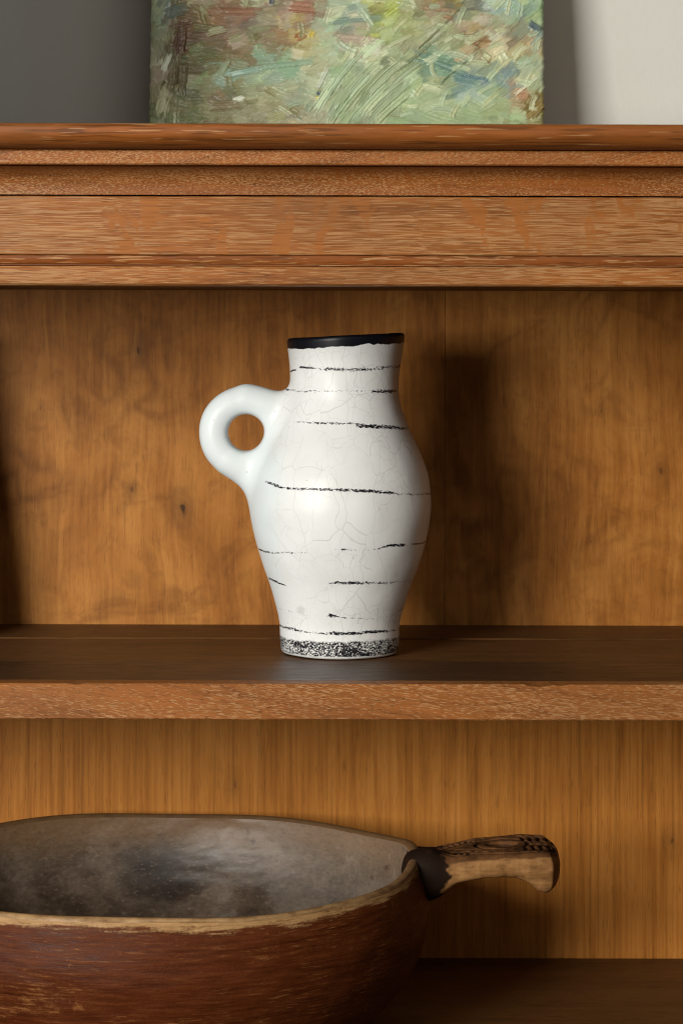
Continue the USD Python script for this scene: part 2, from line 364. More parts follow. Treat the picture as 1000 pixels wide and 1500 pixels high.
def shelf(name, ztop, yfront, th, cuts, lipping):
    s = UsdGeom.Xform.Define(stage, path_for(name, dresser)).GetPrim()
    ys = [yfront + (0.0205 if lipping else 0)] + cuts + [YB - 0.001]
    for k in range(len(ys) - 1):
        dz = [0.0, -0.0010, 0.0, -0.0006][k % 4]
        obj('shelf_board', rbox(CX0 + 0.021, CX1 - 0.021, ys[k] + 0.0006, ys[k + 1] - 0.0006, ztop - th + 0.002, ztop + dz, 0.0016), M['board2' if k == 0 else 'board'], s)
    if lipping:
        e = 0.0009
        lipm = extrude_profile([(yfront + 0.0198, ztop - th), (yfront + e, ztop - th), (yfront, ztop - th + e), (yfront, ztop - e), (yfront + e, ztop + 0.0003), (yfront + 0.0198, ztop + 0.0003)], CX0 + 0.001, CX1 - 0.001, 0.0004, 9)
        vv = lipm.vertices
        for xc_, w_, dp in ((0.158, 0.012, 0.0022), (0.175, 0.006, 0.0012), (-0.21, 0.006, 0.0010), (0.03, 0.004, 0.0008), (-0.07, 0.003, 0.0009)):      # small chips in the upper edge
            up_e = (vv[:, 2] > ztop - 0.004) & (vv[:, 1] < yfront + 0.004)
            vv[up_e, 2] -= dp * np.clip(1 - np.abs(vv[up_e, 0] - xc_) / w_, 0, 1) ** 0.6
        lipm.vertices = vv
        obj('edge_lipping', lipm, M['lip'], s)
    return s
ycut = lambda py, z: FPX * (EYE - z) / (py - 490) - DIST
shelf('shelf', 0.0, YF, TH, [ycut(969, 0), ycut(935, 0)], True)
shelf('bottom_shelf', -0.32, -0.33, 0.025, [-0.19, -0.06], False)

# ------------------------------------------------------------------ the jug
prof_px = [(966, 83), (955, 85.5), (940, 87), (915, 87.5), (895, 91.5), (885, 94.5), (855, 103.5), (825, 115), (780, 127), (740, 133), (700, 128), (660, 113), (625, 96), (600, 86.5), (575, 80), (555, 79.5), (540, 80.5), (520, 83), (505, 85.5), (480, 87)]
cen_px = [(966, 498), (880, 499.2), (820, 500), (740, 499), (660, 501.5), (600, 503), (540, 504.5), (480, 506)]
from scipy.interpolate import PchipInterpolator
pz = np.array([(955 - a) * 0.0006 for a, _ in prof_px]); pr = np.array([b * 0.0006 for _, b in prof_px])
cz = np.array([(955 - a) * 0.0006 for a, _ in cen_px]); cxv = np.array([(b - 500) * 0.0006 for _, b in cen_px])
zs_ = np.linspace(-0.03, 0.30, 1200)
rs_ = ndimage.gaussian_filter1d(PchipInterpolator(pz, pr)(np.clip(zs_, pz[0], pz[-1])), 14)
cs_ = ndimage.gaussian_filter1d(np.interp(zs_, cz, cxv), 20)
R = lambda z: np.interp(z, zs_, rs_)
CXJ = lambda z: np.interp(z, zs_, cs_)
slope = np.gradient(rs_, zs_)
KS = lambda z: 1 / np.sqrt(1 + np.interp(z, zs_, slope) ** 2)
J = lambda px, py: np.array([(px - 500) * 0.0006, (955 - py) * 0.0006])
RIMA, RIMB = (497.5 - 489.0) / 168.0, 0
def rimz(x): return (955 - 491.0) * 0.0006 + (x - 0.003) * RIMA
ringc = J(361, 634); ringR, tubeR = 46.3 * 0.0006, 23.0 * 0.0006
def capsule(x, y, z, a, b, ra, rb):
    d = b - a; t = np.clip(((x - a[0]) * d[0] + (z - a[1]) * d[1]) / (d @ d), 0, 1)
    return np.sqrt((x - a[0] - t * d[0]) ** 2 + y ** 2 + (z - a[1] - t * d[1]) ** 2) - (ra + (rb - ra) * t)
def sd_handle(x, y, z):
    q = np.sqrt((x - ringc[0]) ** 2 + (z - ringc[1]) ** 2)
    ring = np.sqrt((q - ringR) ** 2 + y ** 2) - tubeR
    up_ = capsule(x, y, z, J(362, 585), J(425, 599), 21.5 * .0006, 22 * .0006)
    dn_ = capsule(x, y, z, J(338, 675), J(400, 722), 21.5 * .0006, 22 * .0006)
    h = smin(smin(ring, up_, 0.004), dn_, 0.004)
    hole = 24.0 * .0006 - q
    return smax(h, smax(hole, -(np.abs(y) + 0.0) * 0 + hole, 0.001), 0.006)
def sd_body(x, y, z):
    rho = np.sqrt((x - CXJ(z)) ** 2 + y ** 2)
    d = (rho - R(z)) * KS(z)
    return smax(smax(d, z - rimz(x), 0.0036), -z, 0.004)
def sd_jug(x, y, z):
    o = smin(sd_body(x, y, z), sd_handle(x, y, z), 0.014)
    rho = np.sqrt((x - CXJ(z)) ** 2 + y ** 2)
    inner = smax((rho - (R(z) - 0.0065)) * KS(z), 0.007 - z, 0.01)
    q = np.sqrt((x - ringc[0]) ** 2 + (z - ringc[1]) ** 2)
    o = smax(o, 23.6 * .0006 - q, 0.004)      # keeps the finger hole round
    wob = (meshkit.noise(np.stack([x, y, z], -1) * 38.0, 3) - 0.5) * 0.0010
    return smax(o + wob, -inner, 0.004)
V, F, N = surface_nets(sd_jug, (-0.130, -0.086, -0.006), (0.086, 0.086, 0.290), 0.0016)
jug = thing('jug', 'white crackle-glazed ceramic jug with black rim and broken black stripes standing on the shelf', 'jug', (0, 0, 0))

def surf(px, py):
    """point of the jug's front seen at a pixel -> (angle, height)"""
    D = DIST
    for _ in range(8):
        x, z = (px - 500) * D / FPX, EYE - (py - 490) * D / FPX
        s = np.clip((x - CXJ(z)) / R(z), -0.999, 0.999)
        D = DIST - R(z) * math.sqrt(1 - s * s)
    return math.asin(s), z
stripes = [   # px, py, density, half width in px
    [(421, 545, .8, 1.6), (432, 542, .9, 2), (437, 540, .1, 1.5), (440, 538, 1, 2), (456, 538, 1, 2), (462, 539, .3, 2), (472, 540, .45, 2.4), (476, 540, .85, 3), (495, 541, .9, 3), (505, 541, .62, 3), (530, 541, .8, 3), (545, 540, .55, 3), (565, 538, .72, 3.2), (578, 537, .6, 3.5), (587, 536, .9, 3)],
    [(414, 569, .6, 1.6), (424, 571, .75, 1.8), (440, 573, .6, 1.6), (470, 573, .5, 1.5), (510, 572, .42, 1.5), (540, 573, .4, 1.6), (547, 573, .9, 2.8), (572, 573, .95, 3), (580, 573, .6, 3), (585, 573, .5, 2)],
    [(408, 618, .2, 1.5), (420, 618, .5, 1.5), (450, 619, .55, 1.6), (465, 620, .8, 2.2), (500, 620, .7, 2.4), (518, 621, .5, 2.5), (524, 623, .95, 3.4), (560, 625, .9, 3.4), (590, 627, .85, 3.2), (601, 628, .45, 3)],
    [(386, 705, .2, 2), (391, 707, .85, 2.2), (404, 711, 1, 2.6), (412, 715, .7, 2), (440, 716, .85, 2.2), (480, 717, .9, 2.4), (540, 719, .95, 2.8), (572, 722, .9, 2.6), (580, 723, .5, 2), (610, 724, .55, 2.2), (631, 723, .8, 2)],
    [(379, 804, .9, 2), (388, 808, .9, 2), (400, 810, .6, 1.8), (440, 810, .55, 1.6), (455, 811, .2, 1.4), (470, 810, .0, 1), (490, 805, .2, 1.5), (502, 805, .6, 1.8), (520, 806, .4, 1.5), (528, 806, 0, 1), (543, 806, .3, 1.5), (560, 802, .75, 1.8), (572, 799, 1, 2.3), (590, 798, 1, 2.4), (598, 798, .3, 2), (606, 797, .8, 1.8), (617, 796, .8, 1.6)],
    [(394, 847, .9, 2.2), (402, 851, .95, 2.2), (417, 857, .7, 1.8), (420, 858, 0, 1), (475, 856, 0, 1.5), (481, 855, .5, 1.6), (492, 854, .9, 2.2), (520, 854, .95, 2.8), (540, 854, .7, 2.4), (575, 853, .62, 2.4), (600, 850, .4, 2)],
    [(408, 891, .1, 1.5), (430, 896, .3, 1.5), (455, 901, .15, 1.5), (475, 901, 0, 1.5), (481, 901, .6, 2.4), (484, 902, 1.1, 3), (491, 902, .9, 2.6), (497, 904, .6, 1.8), (530, 906, .5, 1.4), (560, 907, .3, 1.4), (574, 901, .4, 1.5), (585, 894, .5, 1.5)],
    [(409, 915, .8, 2.2), (420, 919, .9, 2.2), (440, 924, .75, 2), (460, 927, .55, 1.8), (484, 928, .8, 2.4), (490, 928, 1.05, 3), (520, 928, .9, 2.6), (545, 926, 1.0, 2.6), (565, 925, .9, 2.4), (575, 924, .6, 2), (587, 921, .5, 2)],
]
ZN, HN = 0.30, 0.004
def stripe_ramp(st):
    a = np.array([[*surf(x, y), d, w * 0.0006 * 0.98] for x, y, d, w in st])
    th = np.linspace(-math.pi, math.pi, 256)
    col = []
    for k in (1, 2, 3): col.append(np.interp(th, a[:, 0], a[:, k], left=0.0 if k == 2 else None))
    back = np.abs(th) > 1.95
    col[1] = np.where(col[1] > 0.12, 0.22 + 0.76 * col[1], col[1])
    col[1] = np.where(back, np.maximum(col[1] * 0.7, 0.35), col[1])
    return [tuple(map(float, (c0 / ZN, c1 * 0.5, c2 / HN))) for c0, c1, c2 in zip(*col)]
g = G(); p = g.pos()
sx = g.add('separate_xyz', 'x', vector=p); sy = sx.replace('.x', '.y'); sz = sx.replace('.x', '.z')
cxa = g.math('multiply_add', sz, (CXJ(0.25) - CXJ(0.0)) / 0.25, float(CXJ(0.0)))
theta = g.math('arctan2', g.math('subtract', sx, cxa), g.math('multiply', sy, -1.0))
u = g.math('multiply_add', theta, 1 / (2 * math.pi), 0.5)
zn = g.math('divide', sz, ZN)
n1 = g.math('multiply_add', g.noise(g.mapping(p, rot=(0, 0.5, 0), scale=(560, 560, 900)), scale=1.0, detail=2.5, rough=0.7), 2.2, -0.60)
wob = g.noise(p, scale=90.0, detail=2.0)
znw = g.math('multiply_add', g.math('subtract', wob, 0.5), 0.006, zn)
mask = None
for st in stripes:
    c = g.add('rgb_ramp', 'color', fac=u, ramp=stripe_ramp(st))
    r_ = g.add('separate_color', 'r', color=c); g_ = r_.replace('.r', '.g'); b_ = r_.replace('.r', '.b')
    d = g.math('divide', g.math('absolute', g.math('subtract', znw, r_)), g.math('multiply', b_, HN / ZN))
    s = g.math('multiply', g.math('multiply', g_, 2.0), g.math('subtract', 0.90, g.math('multiply', g.math('multiply', d, d), 0.46)))
    m_ = g.step(g.math('subtract', s, n1), 0.10, 0.16)
    m_ = g.math('multiply', m_, g.add('math', 'value', math_type='less_than', value1=d, value2=1.25))
    mask = m_ if mask is None else g.math('maximum', mask, m_)
rdist = g.add('vector_math', 'value', math_type='distance', vector1=g.mapping(p, scale=(1, 0, 1)), vector2=(float(ringc[0]), 0, float(ringc[1])))
mask = g.math('multiply', mask, g.step(rdist, 0.0425, 0.046))
# speckled foot band
nb_ = g.math('multiply_add', g.noise(g.mapping(p, scale=(760, 760, 760)), scale=1.0, detail=2.0, rough=0.65), 1.5, -0.25)
nb2 = g.noise(g.mapping(p, scale=(55, 55, 120)), scale=1.0, detail=2.0)
band_in = g.math('multiply', g.step(g.math('multiply_add', wob, 0.0022, sz), 0.0030, 0.0038), g.step(g.math('multiply_add', wob, 0.004, sz), 0.0160, 0.0182, 1.0, 0.0))
mband = g.math('multiply', band_in, g.step(g.math('multiply_add', nb2, 0.5, nb_), 0.66, 0.72))
mask = g.math('maximum', mask, mband)
# black rim (irregular lower edge)
rl = g.math('subtract', sz, g.math('multiply_add', sx, 0.055, (955 - 506.0) * 0.0006 - 0.0005))
rimn = g.noise(g.mapping(p, scale=(120, 120, 20)), scale=1.0, detail=3.0)
mrim = g.step(g.math('multiply_add', g.math('subtract', rimn, 0.5), 0.006, rl), -0.0002, 0.0002)
mask = g.math('maximum', mask, mrim)
# crackle
cw = g.add('vector_math', 'vector', math_type='multiply_add', vector1=g.noise(p, scale=28.0, detail=2.0, out='color'), vector2=(0.022, 0.022, 0.022), vector3=p)
v1 = g.add('voronoi_texture', 'distance', feature='distance_to_edge', vector=g.mapping(cw, scale=(44, 44, 17)), scale=1.0)
v2 = g.add('voronoi_texture', 'distance', feature='distance_to_edge', vector=g.mapping(cw, loc=(3, 1, 2), scale=(85, 85, 70)), scale=1.0)
area = g.noise(p, scale=22.0, detail=2.0)
c1 = g.step(v1, 0.002, 0.012, 0.44, 0.0)
c2 = g.math('multiply', g.step(v2, 0.004, 0.022, 0.36, 0.0), g.step(area, 0.40, 0.50))
inbody = g.math('multiply', g.step(sx, -0.07, -0.045), g.step(g.noise(p, scale=15.0), 0.35, 0.55, 0.35, 1.0))
crack = g.math('multiply', g.math('maximum', c1, c2), inbody)
blot = g.noise(p, scale=35.0, detail=4.0)
white = g.ramp(blot, [(0.3, (0.68, 0.685, 0.67)), (0.65, (0.725, 0.735, 0.725))])
hz = g.step(g.math('multiply_add', g.noise(p, scale=30.0), 0.02, sx), -0.055, -0.035, 1.0, 0.0)
white = g.mixc(g.math('multiply', hz, 0.6), white, (0.66, 0.74, 0.76))     # cool sky reflection on the handle, painted into the glaze
col = g.mixc(crack, white, (0.38, 0.37, 0.35))
spk = g.add('voronoi_texture', 'distance', feature='f1', vector=p, scale=62.0)
col = g.mixc(g.step(spk, 0.03, 0.05, 0.5, 0.0), col, (0.2, 0.18, 0.16))
sm = g.add('vector_math', 'value', math_type='distance', vector1=g.mapping(p, scale=(1, 0, 1)), vector2=((443 - 500) * .0006, 0, (955 - 886) * .0006))
col = g.mixc(g.math('multiply', g.step(g.math('multiply_add', g.noise(p, scale=260.0, detail=3.0), 0.010, sm), 0.006, 0.011, 1.0, 0.0), 0.35), col, (0.35, 0.34, 0.33))
col = g.mixc(mask, col, (0.006, 0.006, 0.009))
bh = g.math('subtract', g.math('multiply', g.noise(p, scale=55.0, detail=2.0), 1.0), g.math('multiply', crack, 0.12))
M['glaze'] = g.done('crackle_glaze', base_color=col, roughness=g.step(area, 0.3, 0.7, 0.32, 0.42), specular_ior_level=0.24,
                    subsurface_weight=0.0, normal=g.bump(bh, 0.0012, 0.25))
cen = V[F].mean(1)
dh = sd_handle(cen[:, 0], cen[:, 1], cen[:, 2]); db = sd_body(cen[:, 0], cen[:, 1], cen[:, 2])
is_h = (dh < db) & (dh < 0.003)
is_r = (cen[:, 2] > (955 - 506.0) * 0.0006 + 0.055 * cen[:, 0]) & ~is_h
for nm, sel in (('body', ~is_h & ~is_r), ('handle', is_h), ('rim', is_r)):
    m_, n_, _ = submesh(V, F, N, sel)
    obj(nm, m_, M['glaze'], jug, normals=n_)

# ------------------------------------------------------------------ the carved bowl
KB = 2.059 / FPX
BC = np.array([(230 - 500) * KB, -0.041]); ZR, ZB = -0.175, -0.3195
RX, RY = 0.2255, 0.2115
bowl = thing('carved_bowl', 'large worn wooden bowl painted red-brown outside with one carved handle', 'bowl', (float(BC[0]), float(BC[1]), ZB))
NT = 420
TH_ = np.linspace(0, 2 * math.pi, NT, endpoint=False)
def rim_h(t):
    a = np.abs((t + math.pi) % (2 * math.pi) - math.pi)
    return ZR + 0.009 * np.exp(-(a / 0.34) ** 2) + 0.0012 * np.sin(3 * t + 1) + 0.0008 * np.sin(7 * t)
def ring_pts(rad, z, t, wob=1.0):
    """rad: fraction of the rim radius"""
    w = 1 + wob * (0.006 * np.sin(2 * t + 0.6) + 0.003 * np.sin(5 * t + 2))
    q = 0.96
    return np.stack([BC[0] + RX * rad * w * np.sign(np.cos(t)) * np.abs(np.cos(t)) ** q, BC[1] + RY * rad * w * np.sign(np.sin(t)) * np.abs(np.sin(t)) ** q, z], -1)
def loft(rows):
    """rows: list of (frac, z relative: 0 rim .. 1 bottom); returns grid"""
    Z = rim_h(TH_)
    return np.array([ring_pts(f, Z * (1 - s) + ZB * s, TH_) for f, s in rows])
def grid_mesh(Gd, closed_end=False, flip=False):
    n, m = Gd.shape[:2]
    i, j = np.meshgrid(np.arange(n - 1), np.arange(m), indexing='ij')
    a = i * m + j; b = i * m + (j + 1) % m; c = (i + 1) * m + (j + 1) % m; d = (i + 1) * m + j
    q = np.stack([a, b, c, d], -1).reshape(-1, 4)
    f = np.vstack([q[:, [0, 1, 2]], q[:, [0, 2, 3]]])
    v = Gd.reshape(-1, 3)
    if closed_end:
        v = np.vstack([v, Gd[-1].mean(0)]); k = len(v) - 1
        jj = np.arange(m); base = (n - 1) * m
        f = np.vstack([f, np.stack([base + jj, base + (jj + 1) % m, np.full(m, k)], 1)])
    if flip: f = f[:, ::-1]
    return v, f
s_ = np.linspace(0, 1, 50)
out_prof = PchipInterpolator([0, 0.10, 0.28, 0.50, 0.72, 0.88, 0.97, 1.0], [1.0, 1.022, 1.040, 1.012, 0.935, 0.82, 0.72, 0.66])
outer = loft([(float(out_prof(q)), 0.022 + q * 0.978) for q in s_])
def relief(Gd, amp, sc, seed):
    n = meshkit.fbm(Gd * np.array([sc, sc, sc * 2.2]), 4, seed) - 0.5
    d = Gd - np.array([BC[0], BC[1], 0]); d[..., 2] = 0
    d /= np.maximum(np.linalg.norm(d, axis=-1, keepdims=True), 1e-9)
    return Gd + d * (n * amp)[..., None]
outer = relief(outer, 0.0035, 28.0, 5)
in_prof = PchipInterpolator([0, 0.25, 0.5, 0.72, 0.86, 0.95, 1.0], [0.962, 0.945, 0.885, 0.74, 0.56, 0.33, 0.02])
inner = loft([(float(in_prof(q)), 0.02 + q * 0.80) for q in np.linspace(0, 1, 60)])
inner[1:] = relief(inner[1:], 0.004, 24.0, 9)
rimrows = [outer[0]]
for f, s in ((0.999, 0.010), (0.994, 0.002), (0.986, -0.001), (0.976, 0.000), (0.968, 0.007)):
    rimrows.append(loft([(f, s)])[0])
rimrows.append(inner[0])
rimg = np.array(rimrows)

def bowl_outer_mat():
    g = G(); p = g.pos()
    zr = g.attr('depth', 'fac')
    st = g.noise(g.mapping(p, scale=(28, 28, 330)), scale=1.0, detail=5.0, rough=0.62)
    big = g.noise(g.mapping(p, scale=(11, 11, 26)), scale=1.0, detail=4.0, rough=0.6)
    sct = g.noise(g.mapping(p, rot=(0, 0.12, 0), scale=(90, 90, 650)), scale=1.0, detail=4.0, rough=0.7)
    fine = g.noise(p, scale=420.0, detail=3.0, rough=0.7)
    st = g.math('multiply_add', g.math('subtract', fine, 0.5), 0.28, st)
    paint = g.ramp(st, [(0.25, (0.038, 0.008, 0.002)), (0.5, (0.075, 0.017, 0.0038)), (0.8, (0.12, 0.031, 0.007))])
    wood = g.ramp(sct, [(0.3, (0.20, 0.08, 0.022)), (0.7, (0.36, 0.16, 0.050))])
    w = g.math('multiply_add', big, 0.62, g.math('multiply_add', st, 0.35, g.math('multiply', sct, 0.58)))
    worn = g.step(w, 0.83, 1.02)
    col = g.mixc(g.math('multiply', worn, 0.6), paint, wood)
    edge = g.math('multiply_add', g.math('subtract', big, 0.5), 0.13, g.math('multiply_add', g.math('subtract', st, 0.5), 0.16, zr))
    e1 = g.step(edge, 0.012, 0.05, 1.0, 0.0)
    col = g.mixc(e1, col, g.ramp(sct, [(0.3, (0.26, 0.14, 0.055)), (0.7, (0.42, 0.25, 0.11))]))
    scr = g.noise(g.mapping(p, rot=(0, -0.1, 0.2), scale=(60, 60, 1400)), scale=1.0, detail=1.5)
    zone = g.noise(p, scale=22.0, detail=3.0)
    col = g.mixc(g.math('multiply', g.step(scr, 0.60, 0.70), g.step(zone, 0.48, 0.66, 0.04, 0.42)), col, (0.34, 0.15, 0.05))
    spots = g.noise(p, scale=38.0, detail=5.0, rough=0.7)
    col = g.mixc(g.step(spots, 0.64, 0.74, 0.0, 0.5), col, (0.32, 0.13, 0.035))
    cr = g.noise(g.mapping(p, scale=(70, 70, 260)), scale=1.0, detail=4.0, rough=0.7)
    col = g.mixc(g.math('multiply', g.step(cr, 0.66, 0.70), g.step(zr, 0.0, 0.25, 1.0, 0.2)), col, (0.03, 0.012, 0.006))
    h = g.math('add', g.math('multiply', st, 1.0), g.math('multiply', sct, 0.6))
    return g.done('worn_red_paint', base_color=col, roughness=g.step(st, 0.3, 0.7, 0.42, 0.6), specular_ior_level=0.12, normal=g.bump(h, 0.0009, 0.6))
def bowl_inner_mat():
    g = G(); p = g.pos()
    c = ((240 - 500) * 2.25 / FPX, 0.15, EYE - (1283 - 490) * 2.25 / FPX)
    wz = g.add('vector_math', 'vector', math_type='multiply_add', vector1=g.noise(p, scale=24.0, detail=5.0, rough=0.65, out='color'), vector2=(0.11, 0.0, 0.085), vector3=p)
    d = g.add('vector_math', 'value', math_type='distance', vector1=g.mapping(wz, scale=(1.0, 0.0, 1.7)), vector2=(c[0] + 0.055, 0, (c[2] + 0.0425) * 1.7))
    grain = g.noise(g.mapping(wz, scale=(18, 18, 60)), scale=1.0, detail=5.0, rough=0.65)
    cloud = g.noise(p, scale=17.0, detail=5.0, rough=0.6)
    col = g.ramp(g.math('multiply_add', grain, 0.5, g.math('multiply', cloud, 0.5)), [(0.34, (0.030, 0.019, 0.012)), (0.5, (0.092, 0.062, 0.041)), (0.68, (0.19, 0.14, 0.10))])
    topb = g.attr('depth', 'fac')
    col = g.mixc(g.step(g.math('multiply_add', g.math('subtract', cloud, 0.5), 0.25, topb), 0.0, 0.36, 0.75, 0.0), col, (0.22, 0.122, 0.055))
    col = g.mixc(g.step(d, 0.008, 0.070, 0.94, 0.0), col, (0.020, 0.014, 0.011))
    sc1 = g.noise(g.mapping(p, rot=(0.2, 0.9, 0.3), scale=(900, 55, 55)), scale=1.0, detail=1.0)
    sc2 = g.noise(g.mapping(p, rot=(0.1, -0.8, 0.3), scale=(900, 45, 45)), scale=1.0, detail=1.0)
    sc = g.math('multiply', g.math('maximum', g.step(sc1, 0.66, 0.76), g.step(sc2, 0.67, 0.77)), g.step(g.noise(p, scale=30.0, detail=2.0), 0.5, 0.65))
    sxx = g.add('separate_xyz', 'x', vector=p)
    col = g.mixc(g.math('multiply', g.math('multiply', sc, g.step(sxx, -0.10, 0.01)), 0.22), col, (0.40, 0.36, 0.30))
    col = g.mixc(g.step(g.math('multiply_add', g.math('subtract', cloud, 0.5), 0.25, sxx), -0.11, -0.06, 0.0, 0.16), col, (0.30, 0.27, 0.24))  # paler towards the right: window sheen put into the wood colour
    fd = g.noise(g.mapping(p, scale=(180, 180, 420)), scale=1.0, detail=5.0, rough=0.75)
    col = g.mixc(g.step(fd, 0.50, 0.70, 0.0, 0.4), col, (0.028, 0.017, 0.011))
    col = g.mixc(g.step(fd, 0.46, 0.30, 0.0, 0.45), col, (0.26, 0.20, 0.145))
    dots = g.noise(p, scale=42.0, detail=3.0)
    col = g.mixc(g.step(dots, 0.68, 0.74, 0.0, 0.6), col, (0.04, 0.02, 0.014))
    return g.done('worn_grey_wood_painted_sheen', base_color=col, roughness=g.step(cloud, 0.3, 0.7, 0.42, 0.56), specular_ior_level=0.5,
                  normal=g.bump(g.math('multiply_add', grain, 0.6, g.math('multiply_add', fd, 0.3, cloud)), 0.0008, 0.45))
def bowl_rim_mat():
    g = G(); p = g.pos()
    n = g.noise(g.mapping(p, scale=(70, 70, 200)), scale=1.0, detail=5.0, rough=0.6)
    n2 = g.noise(p, scale=40.0, detail=4.0)
    col = g.ramp(n, [(0.3, (0.16, 0.083, 0.032)), (0.6, (0.34, 0.20, 0.088)), (0.75, (0.43, 0.27, 0.125))])
    col = g.mixc(g.step(n2, 0.58, 0.70, 0.0, 0.7), col, (0.10, 0.045, 0.02))
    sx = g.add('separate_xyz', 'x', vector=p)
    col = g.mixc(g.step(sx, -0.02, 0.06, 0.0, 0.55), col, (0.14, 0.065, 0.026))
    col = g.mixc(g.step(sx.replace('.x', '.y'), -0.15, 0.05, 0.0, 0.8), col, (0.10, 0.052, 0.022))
    return g.done('worn_rim_wood', base_color=col, roughness=0.5, specular_ior_level=0.35, normal=g.bump(n, 0.0008, 0.6))
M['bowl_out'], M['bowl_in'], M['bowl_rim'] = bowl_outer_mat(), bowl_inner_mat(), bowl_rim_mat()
def depth_attr(Gd): return np.repeat(np.linspace(0, 1, Gd.shape[0]), Gd.shape[1])
def add_bowl(name, Gd, mat, closed):
    v, f = grid_mesh(Gd, closed)
    dep = depth_attr(Gd)
    if closed: dep = np.append(dep, 1.0)
    # outward orientation: the loop runs counterclockwise, rows go down outside -> flip
    _, _, n = meshkit.arrays((v, f[:, ::-1]), True)
    obj(name, (v, f[:, ::-1]), mat, bowl, normals=n, colors={'depth': dep})
add_bowl('bowl_wall', outer, M['bowl_out'], True)
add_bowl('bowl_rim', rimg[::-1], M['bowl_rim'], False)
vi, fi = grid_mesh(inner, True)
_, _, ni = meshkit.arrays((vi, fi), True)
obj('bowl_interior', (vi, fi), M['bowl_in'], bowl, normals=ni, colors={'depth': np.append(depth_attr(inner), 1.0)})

# handle: side outline (x,z) and top outline (x,y), carved on top
YH = -0.035
def hx(px): return (px + np.clip((np.asarray(px) - 700) / 120, 0, 1) * 8 - 500) * 2.04 / FPX
def hz_(py, y): return EYE - (py - 490) * (DIST + y) / FPX
YN = -0.078
side_pts = [(hx(596), hz_(1262, YN)), (hx(640), hz_(1264, YN)), (hx(700), hz_(1254, YN)), (hx(760), hz_(1250, YN)), (hx(800), hz_(1250, YN)), (hx(815), hz_(1256, YN)), (hx(821), hz_(1272, YN)), (hx(819), hz_(1292, YN)), (hx(808), hz_(1308, YN)), (hx(795), hz_(1312, YN)), (hx(783), hz_(1307, YN)), (hx(770), hz_(1295, YN)), (hx(752), hz_(1287.5, YN)), (hx(715), hz_(1289, YN)), (hx(670), hz_(1299, YN)), (hx(640), hz_(1310, YN)), (hx(596), hz_(1330, YN))]
top_pts = [(hx(596), YH - 0.034), (hx(640), YH - 0.036), (hx(700), YH - 0.041), (hx(770), YH - 0.045), (hx(803), YH - 0.041), (hx(818), YH - 0.022), (hx(822), YH + 0.0), (hx(818), YH + 0.022), (hx(803), YH + 0.041), (hx(770), YH + 0.046), (hx(700), YH + 0.040), (hx(640), YH + 0.030), (hx(596), YH + 0.028)]
def field(poly, lo, hi, h):
    from PIL import Image, ImageDraw
    w, hh = int((hi[0] - lo[0]) / h) + 1, int((hi[1] - lo[1]) / h) + 1
    im = Image.new('L', (w, hh)); ImageDraw.Draw(im).polygon([((a - lo[0]) / h, (b - lo[1]) / h) for a, b in poly], fill=255)
    a = np.asarray(im) > 127
    d = (ndimage.distance_transform_edt(~a) - ndimage.distance_transform_edt(a)) * h
    d = ndimage.gaussian_filter(d, 2.5)
    return lambda x, y: ndimage.map_coordinates(d, [(np.asarray(y) - lo[1]) / h, (np.asarray(x) - lo[0]) / h], order=1, mode='nearest')
dense = lambda pts: np.array(Polygon(pts).buffer(-0.004).buffer(0.008, join_style=1).buffer(-0.004).exterior.coords)
fs = field(dense(side_pts), (0.03, -0.23), (0.215, -0.13), 0.0004)
ft_ = field(dense(top_pts), (0.03, -0.11), (0.215, 0.04), 0.0004)
# carving lines, in (x, y) on the top
L = []
def curve(pts, n=60):
    pts = np.array(pts); t = np.linspace(0, 1, len(pts)); q = np.linspace(0, 1, n)
    L.append(np.stack([PchipInterpolator(t, pts[:, k])(q) for k in (0, 1)], 1))
HC = np.array([hx(737), YH + 0.001])
for rr in (1.6,):
    a = np.linspace(0, 2 * math.pi, 120)
    L.append(np.stack([HC[0] + 0.0125 * rr * np.cos(a) * 1.12, HC[1] + 0.0125 * rr * np.sin(a)], 1))
for s in (-1, 1):
    curve([(hx(625), YH + s * 0.022), (hx(670), YH + s * 0.028), (hx(715), YH + s * 0.033), (hx(765), YH + s * 0.036), (hx(797), YH + s * 0.030), (hx(809), YH + s * 0.010)])
    curve([(hx(622), YH + s * 0.006), (hx(660), YH + s * 0.010), (hx(690), YH + s * 0.020), (hx(712), YH + s * 0.027)])
    curve([(hx(622), YH + s * 0.014), (hx(650), YH + s * 0.018), (hx(675), YH + s * 0.024), (hx(695), YH + s * 0.028)])
    curve([(hx(660), YH), (hx(685), YH + s * 0.008), (hx(705), YH + s * 0.017)])
    for k in range(4):
        x0 = 762 + k * 11
        curve([(hx(x0), YH + s * 0.030), (hx(x0 + 7), YH + s * 0.022), (hx(x0 + 5), YH + s * 0.012), (hx(x0 + 13), YH + s * 0.004)], 40)
    for k in range(6):
        x0 = 632 + k * 11
        curve([(hx(x0), YH + s * (0.019 + 0.001 * k)), (hx(x0 + 10), YH + s * (0.012 + 0.001 * k))], 25)
LT = cKDTree(np.vstack(L))
gx, gy = np.arange(0.03, 0.216, 0.0004), np.arange(-0.11, 0.041, 0.0004)
GX, GY = np.meshgrid(gx, gy)
ld = LT.query(np.stack([GX, GY], -1).reshape(-1, 2))[0].reshape(GX.shape)
carve = np.clip(1 - ld / 0.0022, 0, 1)
border = ft_(GX, GY) > -0.0055
carve[border] = 0
carve = ndimage.gaussian_filter(carve, 0.8)
cf = lambda x, y: ndimage.map_coordinates(carve, [(np.asarray(y) + 0.11) / 0.0004, (np.asarray(x) - 0.03) / 0.0004], order=1, mode='nearest')
LZ = hz_(1281, -0.06)
